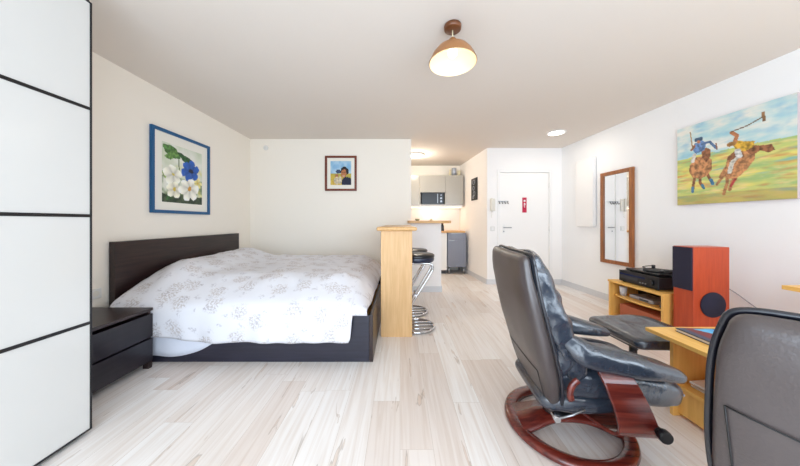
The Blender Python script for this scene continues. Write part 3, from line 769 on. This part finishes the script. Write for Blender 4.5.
# ------------------------------------------------------------------ recliner chairs
def make_chair(seam_z=.40, sag=0, dz=0, yw=.245, sw=.20):
    ch = thing('recliner_chair', '', 'armchair')
    # rear shell: x, z, half width, half thickness
    sh = interp([(-.09, .17, .14, .03), (-.102, .24, .20, .040), (-.13, .36, .258, .046), (-.174, .52, .288, .048), (-.220, .70, .290, .045), (-.246, .82, .284, .042), (-.258, .895+dz, .268, .036)], 5)
    spine(MB(), sh, 3.4, 48).build('back_shell', M['leatherb'], ch, subsurf=1, noisy=(.005, 5))
    def fr(i):  # forward normal at section i
        a, b = sh[max(0, i-1)], sh[min(len(sh)-1, i+1)]; t = Vector((b[0]-a[0], 0, b[1]-a[1])).normalized(); return t.cross(Vector((0, 1, 0))).normalized()*-1
    def at(i, s, off, ext=.004): n_ = fr(i); n_ = n_ if n_.x > 0 else -n_; return Vector((sh[i][0], s*(sh[i][2]+ext), sh[i][1]))+n_*off
    side = [at(i, 1, .030) for i in range(2, len(sh)-1)]; side2 = [at(i, -1, .030) for i in range(2, len(sh)-1)]
    top = [Vector((-.232, y, .932+dz)) for y in (.225, .14, .05, -.05, -.14, -.225)]
    path = smoothpath(side[::3]+[side[-1], Vector((-.232, .262, .920+dz))]+top+[Vector((-.232, -.262, .920+dz)), side2[-1]]+side2[::-3], 4)
    MB().tube(path, .0075, 8).build('piping', M['pipe'], ch)
    # stitched seam on the shell back
    def backpt(y, z):
        for a, b in zip(sh, sh[1:]):
            if a[1] <= z <= b[1]:
                t = (z-a[1])/(b[1]-a[1]); x = a[0]+(b[0]-a[0])*t; w = a[2]+(b[2]-a[2])*t; h_ = a[3]+(b[3]-a[3])*t
                k = max(0, 1-abs(y/w)**3.4)**(1/3.4)
                return Vector((x-h_*k-.0035, y, z))
    sm = MB()
    sm.tube([backpt(y*sw/18, seam_z-sag*(1-abs(y)/18)) for y in range(-18, 19, 2)], .0018, 6)
    for s in (-1, 1): sm.tube([backpt(s*sw*(1-.15*(seam_z-z)/(seam_z-.2)), z) for z in [seam_z-(seam_z-.22)*i/10 for i in range(11)]], .0018, 6)
    sm.build('seam', M['stitch'], ch)
    # front cushion with head pillow and rolls
    fc = interp([(-.01, .40, .235, .07), (-.035, .48, .248, .080), (-.078, .56, .256, .068), (-.104, .62, .264, .084), (-.130, .68, .268, .068), (-.152, .74, .268, .082), (-.170, .80, .264, .070), (-.186, .855+dz*.5, .258, .058), (-.206, .90+dz, .242, .038)], 4)
    spine(MB(), fc, 4.2, 44, endr=.035).build('back_cushion', M['leather'], ch, subsurf=1, noisy=(.014, 11))
    # seat
    se = interp([(-.10, .345, .225, .075), (.05, .345, .23, .078), (.20, .342, .232, .08), (.37, .322, .232, .078), (.425, .310, .228, .062)], 4)
    spine(MB(), se, 4, 40, endr=.04).build('seat_cushion', M['leather'], ch, subsurf=1, noisy=(.010, 8))
    mb = MB().tube([(.458, y/100, .33-.00002*y*y) for y in range(-21, 22, 3)], .006, 8); mb.build('seat_piping', M['cable'], ch)
    ub = interp([(-.12, .235, .20, .05), (0, .24, .215, .06), (.12, .245, .215, .055), (.25, .26, .20, .035)], 3)
    spine(MB(), ub, 3.5, 36).build('seat_frame', M['leather'], ch, subsurf=1)
    for s in (-1, 1):
        ar = interp([(-.075, .575, .030, .034), (-.045, .545, .042, .048), (.005, .510, .054, .058), (.075, .488, .062, .058), (.155, .476, .067, .054), (.24, .463, .068, .046), (.33, .448, .064, .036), (.39, .434, .054, .026)], 4)
        spine(MB(), ar, 2.8, 32, endr=.03, y0=s*yw).build('armrest', M['leather'], ch, subsurf=1, noisy=(.008, 8))
        # gathered leather where arm meets back
        q = interp([(-.10, .42, .03, .045), (-.07, .50, .034, .055), (-.10, .58, .032, .05), (-.15, .68, .022, .035)], 4)
        spine(MB(), q, 2.4, 24, y0=s*.215).build('side_gusset', M['leather'], ch, subsurf=1, noisy=(.012, 14))
        # bentwood side support
        path = smoothpath([(.125, .252, .435), (.144, .280, .385), (.182, .290, .285), (.208, .286, .20), (.212, .256, .160), (.198, .20, .145), (.16, .10, .143), (.13, .0, .143)], 5)
        L_ = []
        for i, p in enumerate(path):
            a, b = path[max(0, i-1)], path[min(len(path)-1, i+1)]; t = (b-a); t.x = 0; t.normalize(); nn = Vector((0, -t.z, t.y)); wdt = .066+.022*min(1, i/18)
            hh = .008
            L_.append([Vector((p.x+dx*wdt, s*(p.y+nn.y*hh*q_), p.z+nn.z*hh*q_)) for dx, q_ in ((-1, -1), (1, -1), (1, 1), (-1, 1))])
        MB().loops(L_, smooth=False).build('side_support', M['mahog'], ch, bevel=.004)
        k = MB() if s > 0 else MB().cyl((.278, s*.29, .215), (.278, s*.312, .215), .017).cyl((.278, s*.312, .215), (.278, s*.34, .215), .024)
        for a in range(3 if s < 0 else 0): k.box(-.026, .026, -.0, .022, -.006, .006, .002, mtx=Matrix.Translation((.278, s*.327-(.011), .215)) @ Matrix.Rotation(a*pi/3, 4, 'Y'))
        if s < 0: k.build('tension_knob', M['blkp'], ch)
        MB().cyl((-.105, s*.19, .185), (-.105, s*.232, .185), .014).build('hinge_bolt', M['chrome'], ch)
        MB().tube([(-.10, s*.226, .19), (-.04, s*.232, .215), (.015, s*.232, .245)], .005, 8).build('hinge_rod', M['steel'], ch)
        c = MB().tube(smoothpath([(-.062, s*.262, .305), (-.068, s*.265, .34), (-.058, s*.265, .375), (-.033, s*.265, .40)], 4), .012, 8, flat=(1.0, 1.3)); c.build('hinge_cover', M['mahog'], ch)
    # swivel base
    N = 72; ro, ri = .312, .246; z0, z1 = .0, .034; ox = .045
    L_ = []
    for i in range(N+1):
        a = 2*pi*i/N; L_.append([Vector((ox+r*cos(a), r*sin(a), z)) for r, z in ((ri, z0), (ro-.012, z0), (ro, .012), (ro-.004, z1-.006), (ro-.012, z1), (ri+.008, z1), (ri, z1-.008))])
    MB().loops(L_, cap=False).build('base_ring', M['mahog'], ch)
    L_ = []
    for i in range(25):
        x = -.282+.564*i/24; q = 1-abs(x)/.282; w_ = .105-.035*sstep(0, 1, q)+.0; zz = .018+.055*sstep(0, .8, q)
        L_.append([Vector((x+ox, dy, z)) for dy, z in ((-w_, zz-.012), (w_, zz-.012), (w_+.004, zz), (w_-.004, zz+.014), (-w_+.004, zz+.014), (-w_-.004, zz))])
    MB().loops(L_).build('base_crossbar', M['mahog'], ch)
    MB().lathe([(0, .08), (.07, .08), (.07, .095), (.04, .10), (.035, .155), (.09, .16), (.09, .19), (0, .19)], 32).build('pedestal', M['blkp'], ch)
    return ch
c1 = make_chair(.40, 0, .035, .23); c1.location = (.868, 1.455, 0); c1.rotation_euler = (0, 0, R(-5))
c1['label'] = 'black leather recliner with round mahogany base, fully in view facing the ottoman'
c2 = make_chair(.72, .05, 0, .215, .272); c2.location = (1.078, .527, 0); c2.rotation_euler = (0, 0, R(40))
c2['label'] = 'dark leather recliner in the bottom right corner, only its stitched back in view'
c1['group'] = c2['group'] = 'pair of leather recliners'

# ottoman
ot = thing('ottoman', 'black leather footstool on one leg between recliner and stereo', 'footstool', (1.66, 1.79, 0), R(2))
L_ = [(-.19, .378, .215, .036), (-.10, .381, .225, .040), (.0, .377, .228, .038), (.10, .383, .225, .041), (.19, .378, .215, .036)]
spine(MB(), interp(L_, 4), 5, 44, endr=.045).build('cushion', M['leather'], ot, subsurf=1, noisy=(.006, 8))
MB().tube([(-.232, y/100, .350) for y in range(-20, 21, 4)], .005, 8).build('piping', M['pipe'], ot)
MB().box(-.16, .16, -.15, .15, .325, .345, .004).build('frame', M['blkp'], ot)
MB().cyl((-.07, 0, .02), (-.07, 0, .335), .022).build('leg', M['blkp'], ot)
MB().lathe([(0, .0), (.15, .0), (.155, .01), (.14, .022), (.03, .032), (0, .032)], 36, (-.02, .0, 0)).build('base', M['mahog'], ot)

# ------------------------------------------------------------------ coffee table, book, magazines
ct = thing('coffee_table', 'beech low table with a lower shelf beside the recliner', 'table', (0, 0, 0))
TX0, TX1, TY0, TY1 = 1.45, 2.12, 1.10, 1.55
MB().box(TX0, TX1, TY0, TY1, .478, .50, .002).build('top', M['beech'], ct)
MB().box(TX0+.13, TX1-.06, TY1-.035, TY1-.015, 0, .478, .002).build('end_panel', M['beechz'], ct)
MB().box(TX0+.13, TX1-.06, TY0+.015, TY0+.035, 0, .478, .002).build('end_panel', M['beechz'], ct)
MB().box(TX0+.14, TX1-.07, TY0+.035, TY1-.035, .17, .19, .001).build('shelf', M['beech'], ct)
MB().box(TX0+.16, TX0+.18, TY0+.035, TY1-.035, .02, .17, .001).build('rail', M['beechz'], ct)
bk = thing('picture_book', 'large picture book with blue and red cover on the coffee table', 'book', (1.565, 1.49, .50), R(-4))
MB().box(.003, .33, -.27, -.004, .003, .016, .001).build('pages', M['paper'], bk)
mb = MB().use(M['dgrey']).box(0, .335, -.275, 0, 0, .003).box(0, .335, -.275, 0, .016, .019).box(.331, .335, -.275, 0, 0, .019)
mb.build('cover', None, bk)
def cover(u, v):
    c = (120, 50, 56)
    if inpoly(u, v, [(.22, .04), (.55, .02), (1, .35), (1, .85), (.55, .6)]): c = mixc((96, 182, 226), (60, 140, 200), .5+nz(u, v, 4))
    elif inpoly(u, v, [(.45, 0), (1, 0), (1, .40)]): c = mixc((150, 44, 40), (90, 30, 40), .5+nz(u, v, 9))
    elif v > .78: c = (196, 190, 190)
    elif u < .12: c = (70, 76, 100)
    return c
paint_grid('cover_picture', 1, 1, 40, 36, cover, bk, lambda u, v: Vector((.004+.327*u, -.002-.270*v, .0195)))
for i, (x, y, a, m_, lab) in enumerate(((1.66, 1.20, 4, M['paper'], 'pale magazine at the bottom of the pile on the coffee table shelf'), (1.665, 1.21, -3, M['brick'], 'reddish magazine in the middle of the pile under the coffee table'), (1.655, 1.19, 7, M['paper'], 'top magazine of the pile on the coffee table shelf'))):
    o = MB().use(m_).box(0, .21, 0, .28, 0, .012, .002).build('magazine'); o.location = (x, y, .1915+i*.0135); o.rotation_euler = (0, 0, R(a)); tag(o, lab, 'magazine', 'magazines under the coffee table')

# ------------------------------------------------------------------ desk edge at the right wall
dk_ = thing('desk', 'beech desk corner by the right wall behind the front recliner', 'desk', (0, 0, 0))
MB().box(2.30, 3.06, .55, 1.58, .715, .74, .002).build('top', M['beech'], dk_)
MB().box(2.62, 3.02, 1.30, 1.325, 0, .715, .002).build('end_panel', M['beechz'], dk_)
MB().box(2.62, 3.02, .60, .625, 0, .715, .002).build('end_panel', M['beechz'], dk_)

# ------------------------------------------------------------------ stereo unit
su = thing('media_shelf', 'low beech media shelf unit against the right wall', 'shelf unit', (2.44, 2.44, 0))
SW, SD = .64, .52      # length along y, depth along x
mb = MB().prism([(0, 0), (SD, 0), (SD-.0, SW), (0, SW)], .427, .45); mb.build('top', M['beech'], su, bevel=.002)
MB().box(.012, SD, 0, .022, 0, .427, .001).build('side_panel', M['beechz'], su); MB().box(.012, SD, SW-.022, SW, 0, .427, .001).build('side_panel', M['beechz'], su)
arc = [(.06-.045*sin(pi*i/10), .022+(SW-.044)*i/10) for i in range(11)]
MB().prism([(SD-.02, .022)]+arc+[(SD-.02, SW-.022)], .27, .288).build('shelf', M['beech'], su)
MB().box(.03, SD-.01, .022, SW-.022, .03, .05).build('bottom', M['beech'], su)
MB().box(SD-.012, SD-.002, .022, SW-.022, .05, .427).build('back_panel', M['beech'], su)
bx = MB().box(2.50, 2.72, 2.50, 2.98, .051, .20, .004).build('storage_box', M['brick']); tag(bx, 'reddish-brown box in the bottom of the media shelf', 'box')
cu = thing('plastic_cup', 'frosted white cup on the media shelf, left end', 'cup', (2.53, 2.97, .288))
MB().lathe([(0, .001), (.028, .001), (.036, .10), (.034, .10), (.026, .007), (0, .007)], 28).build('body', M['cupw'], cu)
sb = thing('set_top_box', 'thin silver set-top box on the media shelf', 'device', (2.53, 2.62, .288))
MB().box(0, .20, 0, .27, .004, .04, .004).build('case', M['silver'], sb); MB().box(-.002, .002, .05, .15, .014, .026).build('display', M['blkp'], sb)
rt = thing('router', 'small black box with blue light behind the cup on the media shelf', 'device', (2.60, 2.90, .288))
MB().box(.16, .28, -.0, .14, .001, .10, .004).build('case', M['blkp'], rt); MB().box(.155, .162, .03, .11, .04, .07).build('display', M['display'], rt)
tag(MB().box(2.52, 2.56, 2.475, 2.55, .289, .325, .006).build('remote_control', M['dgrey']), 'dark grey gadget at the near end of the media shelf', 'remote')
rc = thing('hifi_receiver', 'wide black hi-fi receiver on top of the media shelf', 'receiver', (2.50, 2.535, .45))
MB().box(.01, .36, 0, .455, .012, .128, .003).build('case', M['blkr'], rc)
MB().box(0, .012, 0, .455, .010, .130, .003).build('front_panel', M['blkp'], rc)
MB().box(-.004, 0, .22, .43, .045, .075, .002).build('tray', M['dgrey'], rc); MB().box(-.003, 0, .14, .44, .085, .10, .001).build('display', M['display'], rc)
MB().cyl((0, .07, .065), (-.018, .07, .065), .024, n=28).build('volume_knob', M['blkp'], rc)
for y in (.13, .16, .19): MB().cyl((0, y, .04), (-.008, y, .04), .007, n=12).build('button', M['steel'], rc)
for x in (.03, .33):
    for y in (.04, .42): MB().cyl((x, y, 0), (x, y, .012), .015, n=14).build('foot', M['blkr'], rc)
tt = thing('turntable', 'slim black record player on top of the receiver', 'record player', (2.53, 2.56, .5805))
MB().box(0, .31, 0, .38, .008, .028, .006).build('plinth', M['blkp'], tt)
MB().lathe([(0, .029), (.13, .029), (.135, .033), (.133, .040), (0, .040)], 44, (.165, .15, 0)).build('platter', M['blkr'], tt)
MB().tube(smoothpath([(.285, .35, .052), (.22, .34, .054), (.12, .30, .052), (.10, .25, .049)], 5), .005, 8).cyl((.285, .35, .028), (.285, .35, .062), .016).build('tonearm', M['dgrey'], tt)
for x in (.03, .28):
    for y in (.04, .34): MB().cyl((x, y, 0), (x, y, .009), .014, n=14).build('foot', M['blkr'], tt)
hp = thing('headphones', 'black headphones lying on the platter of the record player', 'headphones', (2.66, 2.56, .622))
MB().tube([(.0+.07*cos(a*pi/10), .0+.075*sin(a*pi/10), .012) for a in range(-2, 13)], .009, 8).build('headband', M['blkp'], hp)
for s in (-1, 1): MB().lathe([(0, 0), (.034, 0), (.038, .01), (.034, .028), (0, .03)], 24, (s*.06, -.03, 0)).build('ear_cup', M['blkr'], hp)
# loudspeaker
sp = thing('loudspeaker', 'tall cherry-wood loudspeaker with navy grille and round woofer', 'speaker', (2.503, 2.235, 0))
w_, d_, h_ = .308, .165, .905   # x extent, y extent
MB().box(0, w_, 0, d_, .012, h_, .003).build('cabinet', M['cherry'], sp)
MB().box(-.012, 0, .004, d_-.003, .53, h_-.006, .003).build('front_grille', M['grille'], sp)
o = MB().lathe([(0, 0), (.105, 0), (.108, .004), (.105, .010), (0, .012)], 44).build('woofer_grille', M['grille'], sp); o.rotation_euler = (pi/2, 0, 0); o.location = (.162, 0, .413)
for x in (.02, w_-.05):
    for y in (.02, d_-.05): MB().box(x, x+.03, y, y+.03, 0, .013).build('foot', M['blkr'], sp)
tag(MB().tube(smoothpath([(2.83, 2.36, .56), (2.90, 2.33, .54), (2.98, 2.25, .44), (3.0, 2.1, .30), (2.96, 1.98, .05), (2.9, 1.85, .008)], 6), .004, 6).build('speaker_cable', M['cable']), 'thin grey cable trailing from behind the loudspeaker', 'cable')

# ------------------------------------------------------------------ light and view
a = bpy.data.lights.new('window_daylight', 'AREA'); a.shape = 'RECTANGLE'; a.size = WX1-WX0-.1; a.size_y = WZ1-WZ0-.1; a.energy = 146; a.color = (.73, .865, 1.0)
ao = bpy.data.objects.new('window_daylight', a); COL.objects.link(ao); ao.location = ((WX0+WX1)/2, BK-.03, (WZ0+WZ1)/2); ao.rotation_euler = (pi/2, 0, 0)
w = bpy.data.worlds.new('sky'); sc.world = w; w.use_nodes = True
bg = w.node_tree.nodes['Background']; bg.inputs[0].default_value = (.75, .87, 1, 1); bg.inputs[1].default_value = 1.5
sc.view_settings.view_transform = 'Standard'; sc.view_settings.look = 'None'; sc.view_settings.gamma = 1; sc.view_settings.use_curve_mapping = False
sc.view_settings.exposure = .30
sc.cycles.max_bounces = 12; sc.cycles.diffuse_bounces = 8; sc.cycles.caustics_reflective = False; sc.cycles.caustics_refractive = False
